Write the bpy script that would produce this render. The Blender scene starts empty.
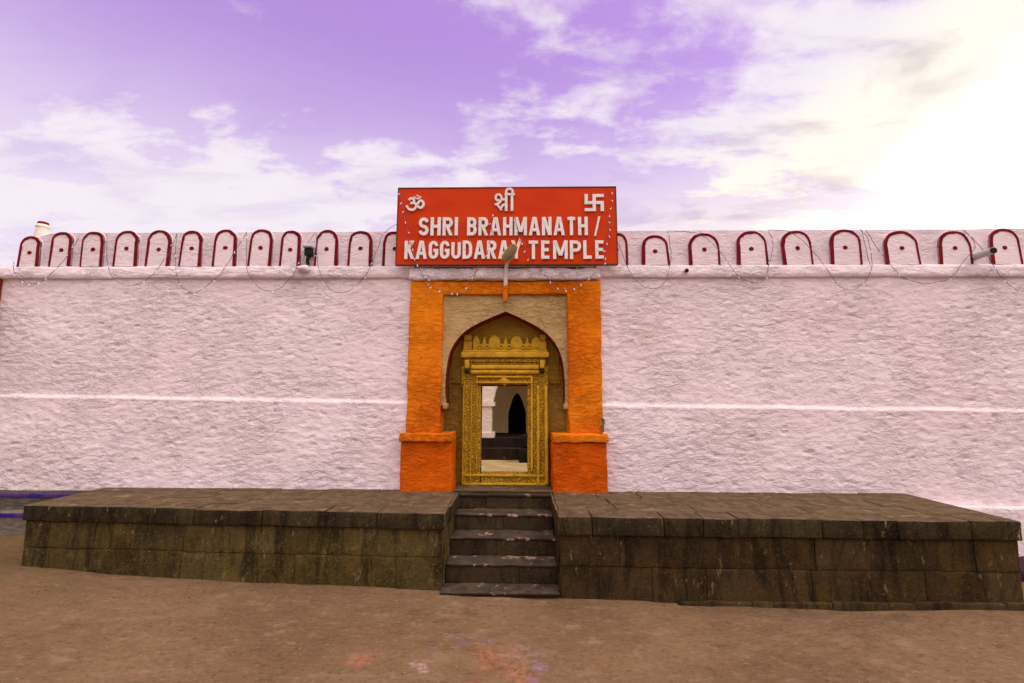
import bpy, bmesh, math, random
import numpy as np
from mathutils import Vector, noise
random.seed(7)
S = bpy.context.scene
COL = S.collection
R = math.radians

# ------------------------------------------------------------------ camera
F, CX, CY = 455.0, 512.0, 341.5
H_CAM = 2.2
PITCH, YAW, ROLL = R(7.26), R(-1.2), R(.2)
fw = Vector((math.sin(YAW)*math.cos(PITCH), math.cos(YAW)*math.cos(PITCH), math.sin(PITCH)))
rt = Vector((math.cos(YAW), -math.sin(YAW), 0)); up = rt.cross(fw)
rt2 = rt*math.cos(ROLL) + up*math.sin(ROLL); up2 = -rt*math.sin(ROLL) + up*math.cos(ROLL)
CAM = Vector((0, 0, H_CAM))
cam = bpy.data.cameras.new('camera'); co = bpy.data.objects.new('camera', cam); COL.objects.link(co)
from mathutils import Matrix
m = Matrix.Identity(4)
for i, v in enumerate((rt2, up2, -fw)):
    for k in range(3): m[k][i] = v[k]
m.translation = CAM
co.matrix_world = m
cam.sensor_width = 36; cam.lens = 36*F/1024; cam.clip_end = 2000; cam.clip_start = .05
S.camera = co

def at(px, py, Y):            # the point of the upright plane y = Y seen at a pixel (used to measure sizes off the photograph)
    d = fw*F + rt2*(px-CX) - up2*(py-CY)
    return CAM + d*((Y-CAM.y)/d.y)

# ------------------------------------------------------------------ exposure, sky, sun
S.view_settings.view_transform = 'Standard'; S.view_settings.look = 'None'
S.view_settings.gamma = 1; S.view_settings.use_curve_mapping = False
S.view_settings.exposure = 0.0
S.cycles.use_denoising = True
S.cycles.max_bounces = 6
SUN_EL, SUN_AZ = R(50), R(103)       # azimuth clockwise from +Y
sun = bpy.data.lights.new('sun', 'SUN'); sun.energy = 1.2; sun.angle = R(20); sun.color = (1, .93, .82)
so = bpy.data.objects.new('sun', sun); COL.objects.link(so)
sdir = Vector((math.sin(SUN_AZ)*math.cos(SUN_EL), math.cos(SUN_AZ)*math.cos(SUN_EL), math.sin(SUN_EL)))
so.rotation_euler = sdir.to_track_quat('Z', 'Y').to_euler()

class NT:
    """tiny helper for writing node trees"""
    def __init__(s, tree):
        s.t = tree; s.n = tree.nodes; s.l = tree.links; s.n.clear()
    def node(s, typ, ins=None, **kw):
        n = s.n.new(typ)
        for k, v in kw.items(): setattr(n, k, v)
        for k, v in (ins or {}).items():
            if isinstance(v, bpy.types.NodeSocket): s.l.new(v, n.inputs[k])
            else: n.inputs[k].default_value = v
        return n
    def math(s, op, a, b=0.0, c=0.0, clamp=False):
        n = s.node('ShaderNodeMath', {0: a, 1: b, 2: c}, operation=op, use_clamp=clamp); return n.outputs[0]
    def vmath(s, op, a, b=(0, 0, 0)):
        n = s.node('ShaderNodeVectorMath', {0: a, 1: b}, operation=op)
        return n.outputs['Value'] if op in ('DOT_PRODUCT', 'LENGTH', 'DISTANCE') else n.outputs[0]
    def mapr(s, v, a, b, c=0.0, d=1.0, smooth=True):
        return s.node('ShaderNodeMapRange', {0: v, 1: a, 2: b, 3: c, 4: d}, interpolation_type='SMOOTHSTEP' if smooth else 'LINEAR').outputs[0]
    def mix(s, f, a, b, mode='MIX'):
        n = s.node('ShaderNodeMix', data_type='RGBA', blend_type=mode)
        for sock, v in ((n.inputs[0], f), (n.inputs[6], a), (n.inputs[7], b)):
            if isinstance(v, bpy.types.NodeSocket): s.l.new(v, sock)
            else: sock.default_value = v if not isinstance(v, tuple) or len(v) == 4 else (*v, 1)
        return n.outputs[2]
    def noise(s, vec, scale, detail=5, rough=.55, dist=0.0):
        n = s.node('ShaderNodeTexNoise', {'Vector': vec, 'Scale': scale, 'Detail': detail, 'Roughness': rough, 'Distortion': dist})
        return n.outputs[0]
    def scale(s, vec, v): return s.vmath('MULTIPLY', vec, v)

W = bpy.data.worlds.new('World'); S.world = W; W.use_nodes = True
w = NT(W.node_tree)
nish = w.node('ShaderNodeTexSky', sky_type='NISHITA', sun_disc=False, sun_elevation=SUN_EL, sun_rotation=SUN_AZ, dust_density=2.0)
tc = w.node('ShaderNodeTexCoord').outputs['Generated']
sep = w.node('ShaderNodeSeparateXYZ', {0: tc})
zz = w.math('MAXIMUM', sep.outputs[2], 0.0)
den = w.math('ADD', zz, 0.16)
pl = w.node('ShaderNodeCombineXYZ', {0: w.math('DIVIDE', sep.outputs[0], den), 1: w.math('DIVIDE', sep.outputs[1], den), 2: 0.0}).outputs[0]
n1 = w.noise(w.vmath('ADD', w.scale(pl, (1.0, 1.5, 1)), (3.1, 1.7, 0)), 1.15, 9, .58, .35)
n2 = w.noise(w.vmath('ADD', w.scale(pl, (1.0, 1.9, 1)), (9.1, 4.2, 0)), 4.2, 9, .62, .25)
cl = w.math('ADD', w.math('MULTIPLY', n1, .62), w.math('MULTIPLY', n2, .38))
# share of cloud grows to the right (towards the glow behind it) and low on the left
azt = w.math('DIVIDE', sep.outputs[0], w.math('MAXIMUM', sep.outputs[1], .15))
gpos = w.math('ADD', azt, w.math('MULTIPLY', w.math('SUBTRACT', .42, zz), 5.0))
gpos = w.math('ADD', gpos, w.math('MULTIPLY', w.math('SUBTRACT', n1, .5), 1.3))
glow = w.mapr(gpos, -.05, .70)
blown = w.mapr(gpos, .78, 1.45)
leftlow = w.math('MULTIPLY', w.mapr(sep.outputs[0], .05, -.55), w.mapr(zz, .66, .38))
bias = w.math('ADD', w.math('MULTIPLY', w.mapr(azt, -.05, .75), .17), w.math('MULTIPLY', leftlow, .16))
cover = w.mapr(w.math('ADD', cl, bias), .50, .655)
cover = w.math('MAXIMUM', cover, w.mapr(zz, .66, .28, 0, .80))
cover = w.math('MAXIMUM', cover, blown)
n3 = w.noise(w.vmath('ADD', w.scale(pl, (1.0, 2.2, 1)), (5.3, 8.8, 0)), 2.6, 7, .55, .4)
thick = w.mapr(n3, .46, .68)
nsky = w.mix(1.0, nish.outputs[0], (1.75, .85, 1.45), 'MULTIPLY')
nsky = w.mix(1.0, nsky, (.07, .07, .07), 'MULTIPLY')
blue = w.mix(1.0, nsky, (.36, .20, .47), 'ADD')
ccol = w.mix(glow, (.93, .85, .93), (1.08, 1.01, .90))
ccol = w.mix(blown, ccol, (1.42, 1.36, 1.26))
shade = w.mix(glow, (.62, .50, .74), (.72, .64, .62))
ccol = w.mix(w.math('MULTIPLY', thick, w.math('MULTIPLY', w.mapr(gpos, 1.15, .7, 0.10, .85), w.mapr(azt, -.1, .5, .35, 1.0))), ccol, shade)
full = w.mix(cover, blue, ccol)
over = w.mapr(zz, .70, .90)                                           # overcast added above the view, warm and brightest overhead to light the wall
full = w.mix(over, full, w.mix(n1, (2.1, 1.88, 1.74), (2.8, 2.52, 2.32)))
full = w.mix(w.mapr(sep.outputs[1], .15, -.35, 0, .85), full, w.mix(w.mapr(zz, .0, .9), (.58, .50, .48), (2.5, 2.22, 2.05)))  # unseen sky behind the camera, its tone and brightness set for the lighting
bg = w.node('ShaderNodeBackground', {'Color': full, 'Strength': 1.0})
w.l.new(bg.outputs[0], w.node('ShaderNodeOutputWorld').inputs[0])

# ------------------------------------------------------------------ helpers
def tag(o, label=None, cat=None, group=None, kind=None):
    if label: o['label'] = label
    if cat: o['category'] = cat
    if group: o['group'] = group
    if kind: o['kind'] = kind
    return o
ORG = {}
def empty(name, loc, label, cat, group=None, kind=None):
    o = bpy.data.objects.new(name, None); COL.objects.link(o); o.location = loc; o.empty_display_size = .2
    ORG[o] = Vector(loc)
    return tag(o, label, cat, group, kind)
def V3(p): return p if isinstance(p, Vector) else Vector(p)
class MB:
    """collects shapes given in world coordinates and links them as ONE mesh object"""
    def __init__(s): s.v = []; s.f = []
    def face(s, pts):
        b = len(s.v); s.v += [V3(p).copy() for p in pts]; s.f.append(tuple(range(b, b+len(pts)))); return s
    def grid(s, fn, nu, nv, flip=False):
        b = len(s.v)
        for j in range(nv+1):
            for i in range(nu+1): s.v.append(V3(fn(i/nu, j/nv)))
        for j in range(nv):
            for i in range(nu):
                q = (b+j*(nu+1)+i, b+j*(nu+1)+i+1, b+(j+1)*(nu+1)+i+1, b+(j+1)*(nu+1)+i)
                s.f.append(q[::-1] if flip else q)
        return s
    def box(s, x0, x1, y0, y1, z0, z1, step=None, amp=0, freq=3, c=0):
        """box, with rounded corners of radius c when c > 0, its surface cut into a grid and made uneven when step is given"""
        x0, x1 = min(x0, x1), max(x0, x1); y0, y1 = min(y0, y1), max(y0, y1); z0, z1 = min(z0, z1), max(z0, z1)
        lo = Vector((x0, y0, z0)); hi = Vector((x1, y1, z1)); c = min(c, (x1-x0)*.45, (y1-y0)*.45, (z1-z0)*.45)
        def ticks(a, b):
            st = step or 1e9
            n = max(1, int(round((b-a-2*c)/st))); t = [a+c+(b-a-2*c)*i/n for i in range(n+1)]
            return ([a, a+c*.3]+t+[b-c*.3, b]) if c > 0 else t
        T = [ticks(lo[k], hi[k]) for k in range(3)]
        def fix(p):
            p = Vector(p)
            if c > 0:
                q = Vector([min(max(p[k], lo[k]+c), hi[k]-c) for k in range(3)]); d = p-q
                if d.length > 1e-9: p = q+d.normalized()*min(c, max(abs(d[0]), abs(d[1]), abs(d[2])))
            if amp: p = p + noise.noise_vector(p*freq)*amp + noise.noise_vector(p*freq*2.7+Vector((5, 5, 5)))*amp*.45
            return p
        for k in range(3):
            a, bx = [(1, 2), (2, 0), (0, 1)][k]
            for side, val in ((0, lo[k]), (1, hi[k])):
                b = len(s.v); na, nb = len(T[a]), len(T[bx])
                for j in range(nb):
                    for i in range(na):
                        p = [0, 0, 0]; p[k] = val; p[a] = T[a][i]; p[bx] = T[bx][j]; s.v.append(fix(p))
                for j in range(nb-1):
                    for i in range(na-1):
                        q = (b+j*na+i, b+j*na+i+1, b+(j+1)*na+i+1, b+(j+1)*na+i)
                        s.f.append(q if side else q[::-1])
        return s
    def prism(s, pts, y0, y1):
        """outline pts [(x, z)] counter-clockwise seen from -Y, given the thickness y0..y1"""
        n = len(pts); b = len(s.v)
        s.v += [Vector((p[0], y0, p[1])) for p in pts]+[Vector((p[0], y1, p[1])) for p in pts]
        s.f.append(tuple(range(b, b+n))); s.f.append(tuple(range(b+2*n-1, b+n-1, -1)))
        for i in range(n):
            j = (i+1) % n; s.f.append((b+j, b+i, b+n+i, b+n+j))
        return s
    def tube(s, pts, rad, seg=6, cap=True):
        pts = [V3(p) for p in pts]; rad = rad if isinstance(rad, (list, tuple)) else [rad]*len(pts)
        b = len(s.v); n = len(pts); pu = None
        for i, p in enumerate(pts):
            t = (pts[min(i+1, n-1)]-pts[max(i-1, 0)]).normalized()
            ref = Vector((0, 1, 0)) if abs(t.y) < .9 else Vector((0, 0, 1))
            u = t.cross(ref).normalized() if pu is None else (pu-t*pu.dot(t)).normalized()
            pu = u; v = t.cross(u)
            for k in range(seg):
                a = 2*math.pi*k/seg; s.v.append(p+(u*math.cos(a)+v*math.sin(a))*rad[i])
        for i in range(n-1):
            for k in range(seg):
                k2 = (k+1) % seg; s.f.append((b+i*seg+k, b+i*seg+k2, b+(i+1)*seg+k2, b+(i+1)*seg+k))
        if cap: s.f.append(tuple(b+k for k in range(seg))[::-1]); s.f.append(tuple(b+(n-1)*seg+k for k in range(seg)))
        return s
    def lathe(s, prof, c, seg=20):
        c = V3(c); b = len(s.v)
        for r, z in prof:
            for k in range(seg):
                a = 2*math.pi*k/seg; s.v.append(c+Vector((r*math.cos(a), r*math.sin(a), z)))
        for i in range(len(prof)-1):
            for k in range(seg):
                k2 = (k+1) % seg; s.f.append((b+i*seg+k, b+i*seg+k2, b+(i+1)*seg+k2, b+(i+1)*seg+k))
        s.f.append(tuple(b+k for k in range(seg))[::-1]); s.f.append(tuple(b+(len(prof)-1)*seg+k for k in range(seg)))
        return s
    def blob(s, c, rx, ry, rz, seg=14, amp=0, freq=8):
        c = V3(c); b = len(s.v); nr = seg//2+1
        for j in range(nr+1):
            ph = math.pi*j/nr
            for k in range(seg):
                a = 2*math.pi*k/seg; p = c+Vector((rx*math.sin(ph)*math.cos(a), ry*math.sin(ph)*math.sin(a), rz*math.cos(ph)))
                if amp: p = p+noise.noise_vector(p*freq)*amp
                s.v.append(p)
        for j in range(nr):
            for k in range(seg):
                k2 = (k+1) % seg; s.f.append((b+j*seg+k, b+(j+1)*seg+k, b+(j+1)*seg+k2, b+j*seg+k2))
        return s
    def ring(s, c, rad, r, seg=16, sec=6):
        c = V3(c); return s.tube([c+Vector((rad*math.cos(2*math.pi*i/seg), 0, rad*math.sin(2*math.pi*i/seg))) for i in range(seg+1)], r, sec, False)
    def stroke(s, pts, wd, y0, y1):
        """a flat ribbon of width wd along pts [(x, z)], thickness y0..y1, mitred"""
        n = len(pts); P = [Vector((p[0], p[1])) for p in pts]; L = []; Rr = []
        wl = wd if isinstance(wd, (list, tuple)) else [wd]*n
        for i in range(n):
            d1 = (P[i]-P[i-1]).normalized() if i else (P[1]-P[0]).normalized()
            d2 = (P[i+1]-P[i]).normalized() if i < n-1 else d1
            t = (d1+d2)
            t = t.normalized() if t.length > 1e-6 else d1
            nn = Vector((-t.y, t.x)); k = 1/max(.5, nn.dot(Vector((-d1.y, d1.x))))
            L.append(P[i]+nn*wl[i]*.5*k); Rr.append(P[i]-nn*wl[i]*.5*k)
        for i in range(n-1): s.prism([tuple(Rr[i]), tuple(Rr[i+1]), tuple(L[i+1]), tuple(L[i])], y0, y1)
        return s
    def build(s, name, mat, parent=None, smooth=False, bevel=0, weld=True):
        me = bpy.data.meshes.new(name)
        org = Vector((0, 0, 0)); p = parent
        while p is not None: org += p.location; p = p.parent
        me.from_pydata([tuple(v-org) for v in s.v], [], s.f)
        if weld:
            bm = bmesh.new(); bm.from_mesh(me); bmesh.ops.remove_doubles(bm, verts=bm.verts, dist=1e-5)
            bmesh.ops.recalc_face_normals(bm, faces=bm.faces); bm.to_mesh(me); bm.free()
        me.materials.append(mat); me.update()
        if smooth: me.shade_smooth()
        o = bpy.data.objects.new(name, me); COL.objects.link(o); o.parent = parent
        if smooth and bevel >= 0: me.set_sharp_from_angle(angle=R(45))
        if bevel > 0:
            b = o.modifiers.new('bevel', 'BEVEL'); b.width = bevel; b.segments = 2; b.limit_method = 'ANGLE'
        return o

def smooth_path(pts, k=6):
    """Catmull-Rom through pts"""
    P = [V3(p) if len(p) == 3 else Vector((p[0], p[1], 0)) for p in pts]; out = []
    for i in range(len(P)-1):
        a, b, c, d = P[max(i-1, 0)], P[i], P[i+1], P[min(i+2, len(P)-1)]
        for j in range(k):
            t = j/k; out.append(.5*((2*b)+(c-a)*t+(2*a-5*b+4*c-d)*t*t+(3*b-a-3*c+d)*t**3))
    out.append(P[-1]); return out

# ------------------------------------------------------------------ materials
def mat(name, fn, rough=.9, spec=.06, metal=0):
    mt = bpy.data.materials.new(name); mt.use_nodes = True
    t = NT(mt.node_tree)
    pos = t.node('ShaderNodeNewGeometry').outputs['Position']
    col, height, dist, *rest = fn(t, pos)
    b = t.node('ShaderNodeBsdfPrincipled')
    b.inputs['Roughness'].default_value = rough; b.inputs['Specular IOR Level'].default_value = spec; b.inputs['Metallic'].default_value = metal
    if isinstance(col, tuple): b.inputs['Base Color'].default_value = (*col[:3], 1)
    else: t.l.new(col, b.inputs['Base Color'])
    if height is not None:
        bp = t.node('ShaderNodeBump', {'Height': height, 'Distance': dist, 'Strength': 1.0}); t.l.new(bp.outputs[0], b.inputs['Normal'])
    if rest: t.l.new(rest[0], b.inputs['Roughness'])
    t.l.new(b.outputs[0], t.node('ShaderNodeOutputMaterial').inputs[0])
    return mt

def plaster_fn(c1, c2, c3, dist=.028, sx=1.0, dirt=None, fr=1.0):
    def fn(t, p):
        q = t.scale(p, (1.0*sx, 1.0*sx, 2.1*sx))
        a = t.noise(q, 7.5*fr, 7, .66, .7); b = t.noise(t.vmath('ADD', q, (7, 3, 1)), 15*fr, 5, .6, .9)
        big = t.noise(p, .7, 4, .5)
        pit = t.mapr(b, .38, .24, 0, 1)
        h = t.math('ADD', t.math('MULTIPLY', t.mapr(a, .30, .62), .8), t.math('MULTIPLY', b, .40))
        h = t.math('SUBTRACT', h, t.math('MULTIPLY', pit, .30))
        h = t.math('MULTIPLY', h, t.mapr(t.noise(t.vmath('ADD', p, (2, 0, 8)), 1.5, 4, .6), .36, .66, .45, 1.25))
        col = t.mix(t.mapr(big, .35, .65), c1, c2)
        col = t.mix(t.math('MULTIPLY', t.mapr(t.noise(t.scale(p, (1, 1, .35)), 2.3, 7, .65), .52, .75), .45), col, c3)
        col = t.mix(t.math('MULTIPLY', pit, .45), col, t.mix(.5, c3, (.2, .14, .1)))
        if dirt:
            zc = t.node('ShaderNodeSeparateXYZ', {0: p}).outputs[2]
            k = t.math('MULTIPLY', t.mapr(t.math('ADD', zc, t.math('MULTIPLY', b, .5)), dirt[0]+.5, dirt[0]+.1), dirt[1])
            col = t.mix(k, col, dirt[2])
        return col, h, dist
    return fn
M = {}
M['wall'] = mat('limewash', plaster_fn((.86, .715, .785), (.83, .675, .735), (.72, .56, .55), .016))
M['parapet'] = mat('limewash_parapet', plaster_fn((.84, .70, .785), (.80, .66, .735), (.58, .45, .48), .012))
M['coping'] = mat('limewash_coping', plaster_fn((.85, .71, .78), (.79, .65, .71), (.52, .41, .40), .022))
M['merlon'] = mat('limewash_merlon', plaster_fn((.85, .71, .78), (.81, .67, .735), (.70, .55, .58), .008))
M['red'] = mat('red_paint', lambda t, p: (t.mix(t.mapr(t.noise(p, 9, 4), .4, .7), (.19, .003, .010), (.12, .002, .010)), t.noise(p, 30, 3), .004), .6)
M['orange'] = mat('orange_limewash', plaster_fn((.84, .235, .010), (.72, .150, .006), (.44, .070, .008), .026, 1.2))
M['orange_deep'] = mat('orange_red_limewash', plaster_fn((.68, .120, .004), (.62, .092, .004), (.36, .042, .008), .026, 1.2))
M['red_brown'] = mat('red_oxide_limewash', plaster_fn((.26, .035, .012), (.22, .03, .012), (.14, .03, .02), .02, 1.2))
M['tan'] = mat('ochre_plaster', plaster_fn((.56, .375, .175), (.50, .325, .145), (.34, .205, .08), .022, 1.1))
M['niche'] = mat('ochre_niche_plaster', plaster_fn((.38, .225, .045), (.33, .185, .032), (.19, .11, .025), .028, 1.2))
def gold_fn(t, p):
    v = t.node('ShaderNodeTexVoronoi', {'Vector': p, 'Scale': 23.0}, feature='DISTANCE_TO_EDGE').outputs[0]
    n = t.noise(p, 60, 4, .6); g = t.noise(p, 6, 5, .6)
    h = t.math('ADD', t.mapr(v, 0, .18), t.math('MULTIPLY', n, .8))
    col = t.mix(t.mapr(g, .35, .7), (.60, .325, .006), (.44, .225, .006))
    col = t.mix(t.mapr(v, .09, 0, 0, .42), col, (.11, .045, .004))
    col = t.mix(t.mapr(t.noise(p, 14, 5), .56, .72, 0, .5), col, (.30, .13, .01))
    return col, h, .022
M['gold'] = mat('carved_yellow_stone', gold_fn, .65, .35)
def gold2_fn(t, p):
    g = t.noise(p, 9, 5, .6)
    return t.mix(t.mapr(g, .35, .7), (.62, .345, .007), (.46, .240, .006)), t.noise(p, 40, 4), .008
M['gold_plain'] = mat('yellow_painted_stone', gold2_fn, .6, .35)
M['groove'] = mat('dark_yellow_groove', lambda t, p: (t.mix(t.noise(p, 12), (.16, .06, .01), (.25, .10, .01)), None, 0), .9)

def stone_fn(base, light, dark, ochre, amount=1.0, dist=.012, vert=True, dust=None, top=None):
    def fn(t, p):
        geo = t.node('ShaderNodeNewGeometry'); rnd = geo.outputs['Random Per Island']
        a = t.noise(p, 6, 9, .70, .4); s = t.noise(t.scale(p, (1, 1, .13 if vert else 1)), 11, 7, .68, .5)
        s2 = t.noise(t.vmath('ADD', t.scale(p, (1, 1, .22 if vert else 1)), (3, 9, 1)), 4.2, 8, .70, .8)
        f = t.noise(p, 38, 7, .70); big = t.noise(p, 1.3, 6, .6)
        col = t.mix(t.mapr(rnd, 0, 1, 0, .55, False), base, light)
        col = t.mix(t.math('MULTIPLY', t.mapr(t.math('FRACT', t.math('MULTIPLY', rnd, 7.3)), .65, 1.0), .5), col, ochre)
        col = t.mix(t.mapr(t.noise(t.vmath('ADD', p, (4, 4, 4)), 2.6, 9, .72, .6), .50, .66, 0, .75), col, ochre)
        col = t.mix(t.mapr(a, .54, .68, 0, .75*amount), col, light)
        col = t.mix(t.mapr(s2, .46, .64, 0, .70), col, dark)
        col = t.mix(t.mapr(s, .52, .70, 0, .5), col, dark)
        col = t.mix(t.mapr(big, .46, .66, 0, .45), col, dark)
        col = t.mix(t.mapr(f, .54, .68, 0, .7), col, dark)
        col = t.mix(t.mapr(f, .46, .32, 0, .85), col, light)
        pale = t.math('MULTIPLY', t.mapr(t.noise(t.scale(p, (1, 1, .35)), 17, 7, .78), .57, .68), t.mapr(t.noise(p, 1.9, 4), .46, .62))
        col = t.mix(t.math('MULTIPLY', pale, .75*amount), col, dust or (.36, .25, .13))
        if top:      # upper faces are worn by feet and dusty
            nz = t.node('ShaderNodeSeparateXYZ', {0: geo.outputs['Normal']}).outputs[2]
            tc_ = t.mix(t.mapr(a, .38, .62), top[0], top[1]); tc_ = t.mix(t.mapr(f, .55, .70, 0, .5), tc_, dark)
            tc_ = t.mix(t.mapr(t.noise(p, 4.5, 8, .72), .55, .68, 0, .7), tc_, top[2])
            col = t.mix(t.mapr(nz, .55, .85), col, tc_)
        h = t.math('ADD', t.math('MULTIPLY', a, .8), t.math('ADD', t.math('MULTIPLY', f, .5), t.math('MULTIPLY', s2, .4)))
        return col, h, dist
    return fn
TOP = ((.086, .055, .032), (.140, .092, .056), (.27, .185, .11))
M['stone'] = mat('weathered_basalt_facing', stone_fn((.048, .028, .012), (.092, .056, .026), (.010, .007, .004), (.085, .045, .010), 1.0, .03))
M['stone_left'] = mat('mossy_basalt_facing', stone_fn((.070, .046, .016), (.165, .115, .048), (.012, .009, .004), (.125, .080, .014), 1.3, .03))
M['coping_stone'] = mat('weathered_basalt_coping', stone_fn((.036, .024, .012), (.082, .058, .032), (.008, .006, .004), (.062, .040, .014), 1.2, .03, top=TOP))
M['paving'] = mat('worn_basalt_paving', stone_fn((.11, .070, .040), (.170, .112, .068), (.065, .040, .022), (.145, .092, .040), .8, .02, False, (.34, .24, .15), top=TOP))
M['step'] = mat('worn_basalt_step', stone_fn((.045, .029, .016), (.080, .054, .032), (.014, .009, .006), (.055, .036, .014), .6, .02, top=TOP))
def tread_fn(t, p):
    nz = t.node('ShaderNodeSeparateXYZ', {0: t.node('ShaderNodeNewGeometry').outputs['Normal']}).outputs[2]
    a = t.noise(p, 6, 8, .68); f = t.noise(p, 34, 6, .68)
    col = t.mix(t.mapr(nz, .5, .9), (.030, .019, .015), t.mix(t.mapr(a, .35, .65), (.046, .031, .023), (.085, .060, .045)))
    col = t.mix(t.mapr(f, .54, .68, 0, .6), col, (.03, .02, .014))
    sx = t.noise(t.vmath('ADD', t.scale(p, (1, 1, .35)), (1.3, 0, 0)), 5.2, 6, .65)
    col = t.mix(t.mapr(sx, .57, .65, 0, .8), col, (.36, .24, .17))
    return col, t.math('ADD', a, t.math('MULTIPLY', f, .5)), .02
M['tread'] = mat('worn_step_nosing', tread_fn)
def ground_fn(t, p):
    a = t.noise(p, .55, 6, .6); b = t.noise(t.scale(p, (1, 1.8, 1)), 3.2, 8, .68); f = t.noise(t.scale(p, (1, 1.5, 1)), 17, 8, .72); g = t.noise(p, 70, 5, .7)
    col = t.mix(t.mapr(a, .35, .65), (.215, .125, .070), (.160, .091, .050))
    col = t.mix(t.mapr(b, .50, .74, 0, .75), col, (.285, .190, .125))
    col = t.mix(t.mapr(b, .46, .30, 0, .6), col, (.105, .062, .034))
    col = t.mix(t.mapr(f, .54, .66, 0, .7), col, (.085, .050, .028))
    col = t.mix(t.mapr(f, .45, .33, 0, .6), col, (.30, .21, .14))
    col = t.mix(t.mapr(g, .58, .68, 0, .6), col, (.045, .028, .02))
    # dry green-brown growth at the far left, festival powder dropped in front of the steps
    sp = t.node('ShaderNodeSeparateXYZ', {0: p})
    col = t.mix(t.math('MULTIPLY', t.mapr(sp.outputs[0], -4.6, -6.6), t.mapr(b, .40, .62, .1, .75)), col, (.11, .078, .028))
    wob = t.vmath('ADD', p, t.scale(t.node('ShaderNodeTexNoise', {'Vector': p, 'Scale': 7.0, 'Detail': 6.0}).outputs[1], (.35, .35, 0)))
    for (cx, cy, r, c, k) in POWDER:
        d = t.vmath('DISTANCE', t.scale(wob, (1, 1, 0)), (cx+.175, cy+.175, 0))
        m_ = t.math('MULTIPLY', t.mapr(d, r, r*.1), t.mapr(t.noise(t.vmath('ADD', p, (cx, cy, 0)), 22, 8, .78), .40, .64, 0, k*.68))
        col = t.mix(m_, col, c)
    h = t.math('ADD', t.math('MULTIPLY', b, 1.0), t.math('ADD', t.math('MULTIPLY', f, .35), t.math('MULTIPLY', g, .12)))
    return col, h, .055
def gp(px, py, z=-.01):
    d = fw*F + rt2*(px-CX) - up2*(py-CY); q = CAM + d*((z-CAM.z)/d.z); return q.x, q.y
POWDER = []
for px, py, r, c, k in ((495, 656, .34, (.66, .20, .13), .55), (362, 660, .17, (.62, .14, .09), .7), (420, 667, .13, (.66, .42, .48), .9),
                        (541, 661, .12, (.42, .20, .50), .85), (462, 640, .10, (.16, .08, .28), .8), (433, 648, .08, (.22, .12, .32), .6),
                        (488, 638, .09, (.26, .14, .36), .6), (520, 672, .22, (.72, .25, .15), .6), (535, 679, .10, (.40, .14, .5), .8),
                        (605, 667, .12, (.25, .06, .02), .7), (477, 680, .10, (.30, .05, .03), .7), (523, 647, .22, (.50, .28, .34), .5)):
    x, y = gp(px, py); POWDER.append((x, y, r, c, k))
M['ground'] = mat('dusty_concrete', ground_fn)
M['sign'] = mat('red_enamel', lambda t, p: (t.mix(t.mapr(t.noise(t.scale(p, (1, 1, 2)), 1.6, 5), .35, .7), (.60, .042, .002), (.54, .032, .002)), t.noise(p, 3, 2), .003), .6, .12)
M['sign_edge'] = mat('sign_edge_steel', lambda t, p: (t.mix(t.noise(p, 8), (.18, .04, .02), (.10, .06, .03)), None, 0), .5)
M['letter'] = mat('off_white_letter', lambda t, p: (t.mix(t.mapr(t.noise(p, 12, 5), .35, .75), (.80, .77, .79), (.68, .64, .64)), None, 0), .5)
M['letter_side'] = M['letter']
M['wire'] = mat('dark_cable', lambda t, p: (t.mix(t.noise(p, 5), (.10, .09, .11), (.16, .13, .15)), None, 0), .6)
M['bulb'] = mat('bulb_plastic', lambda t, p: (t.mix(t.noise(p, 40), (.85, .80, .92), (.70, .62, .85)), None, 0), .25, .5)
M['black'] = mat('black_paint', lambda t, p: (t.mix(t.noise(p, 20), (.012, .012, .014), (.03, .028, .03)), None, 0), .5)
M['grey'] = mat('grey_metal', lambda t, p: (t.mix(t.noise(p, 14, 5), (.42, .38, .40), (.30, .27, .28)), None, 0), .6)
M['pipe'] = mat('grey_pipe_plastic', lambda t, p: (t.mix(t.noise(p, 10, 5), (.50, .44, .47), (.40, .34, .36)), None, 0), .5)
M['lamp_yellow'] = mat('yellow_lamp_shell', lambda t, p: (t.mix(t.noise(p, 20), (.60, .34, .03), (.42, .22, .03)), None, 0), .5)
M['lens'] = mat('dusty_lamp_lens', lambda t, p: (t.mix(t.noise(p, 25, 4), (.34, .26, .20), (.20, .13, .09)), None, 0), .35)
M['white_pole'] = mat('white_pole_paint', lambda t, p: (t.mix(t.mapr(t.noise(p, 12, 5), .5, .7), (.70, .60, .60), (.42, .28, .20)), None, 0), .6)
M['cream'] = mat('cream_limewash', plaster_fn((.86, .74, .66), (.80, .68, .60), (.72, .58, .46), .01))
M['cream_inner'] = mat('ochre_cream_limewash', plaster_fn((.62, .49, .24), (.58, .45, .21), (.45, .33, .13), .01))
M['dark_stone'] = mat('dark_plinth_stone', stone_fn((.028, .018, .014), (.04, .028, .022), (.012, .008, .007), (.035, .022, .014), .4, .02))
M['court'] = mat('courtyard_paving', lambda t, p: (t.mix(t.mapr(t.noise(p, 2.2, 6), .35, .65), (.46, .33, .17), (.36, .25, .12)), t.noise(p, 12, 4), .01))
M['black_room'] = mat('near_black_matte', lambda t, p: (t.mix(t.noise(p, 6), (.014, .012, .010), (.022, .018, .014)), None, 0), .95)  # near-black base colour for the sanctum room and the stair block
M['bench'] = mat('grey_bench_plaster', plaster_fn((.15, .12, .11), (.11, .09, .08), (.08, .06, .04), .02))
M['bench_pale'] = mat('pale_bench_plaster', plaster_fn((.20, .16, .13), (.14, .11, .08), (.08, .06, .03), .02))
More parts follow.
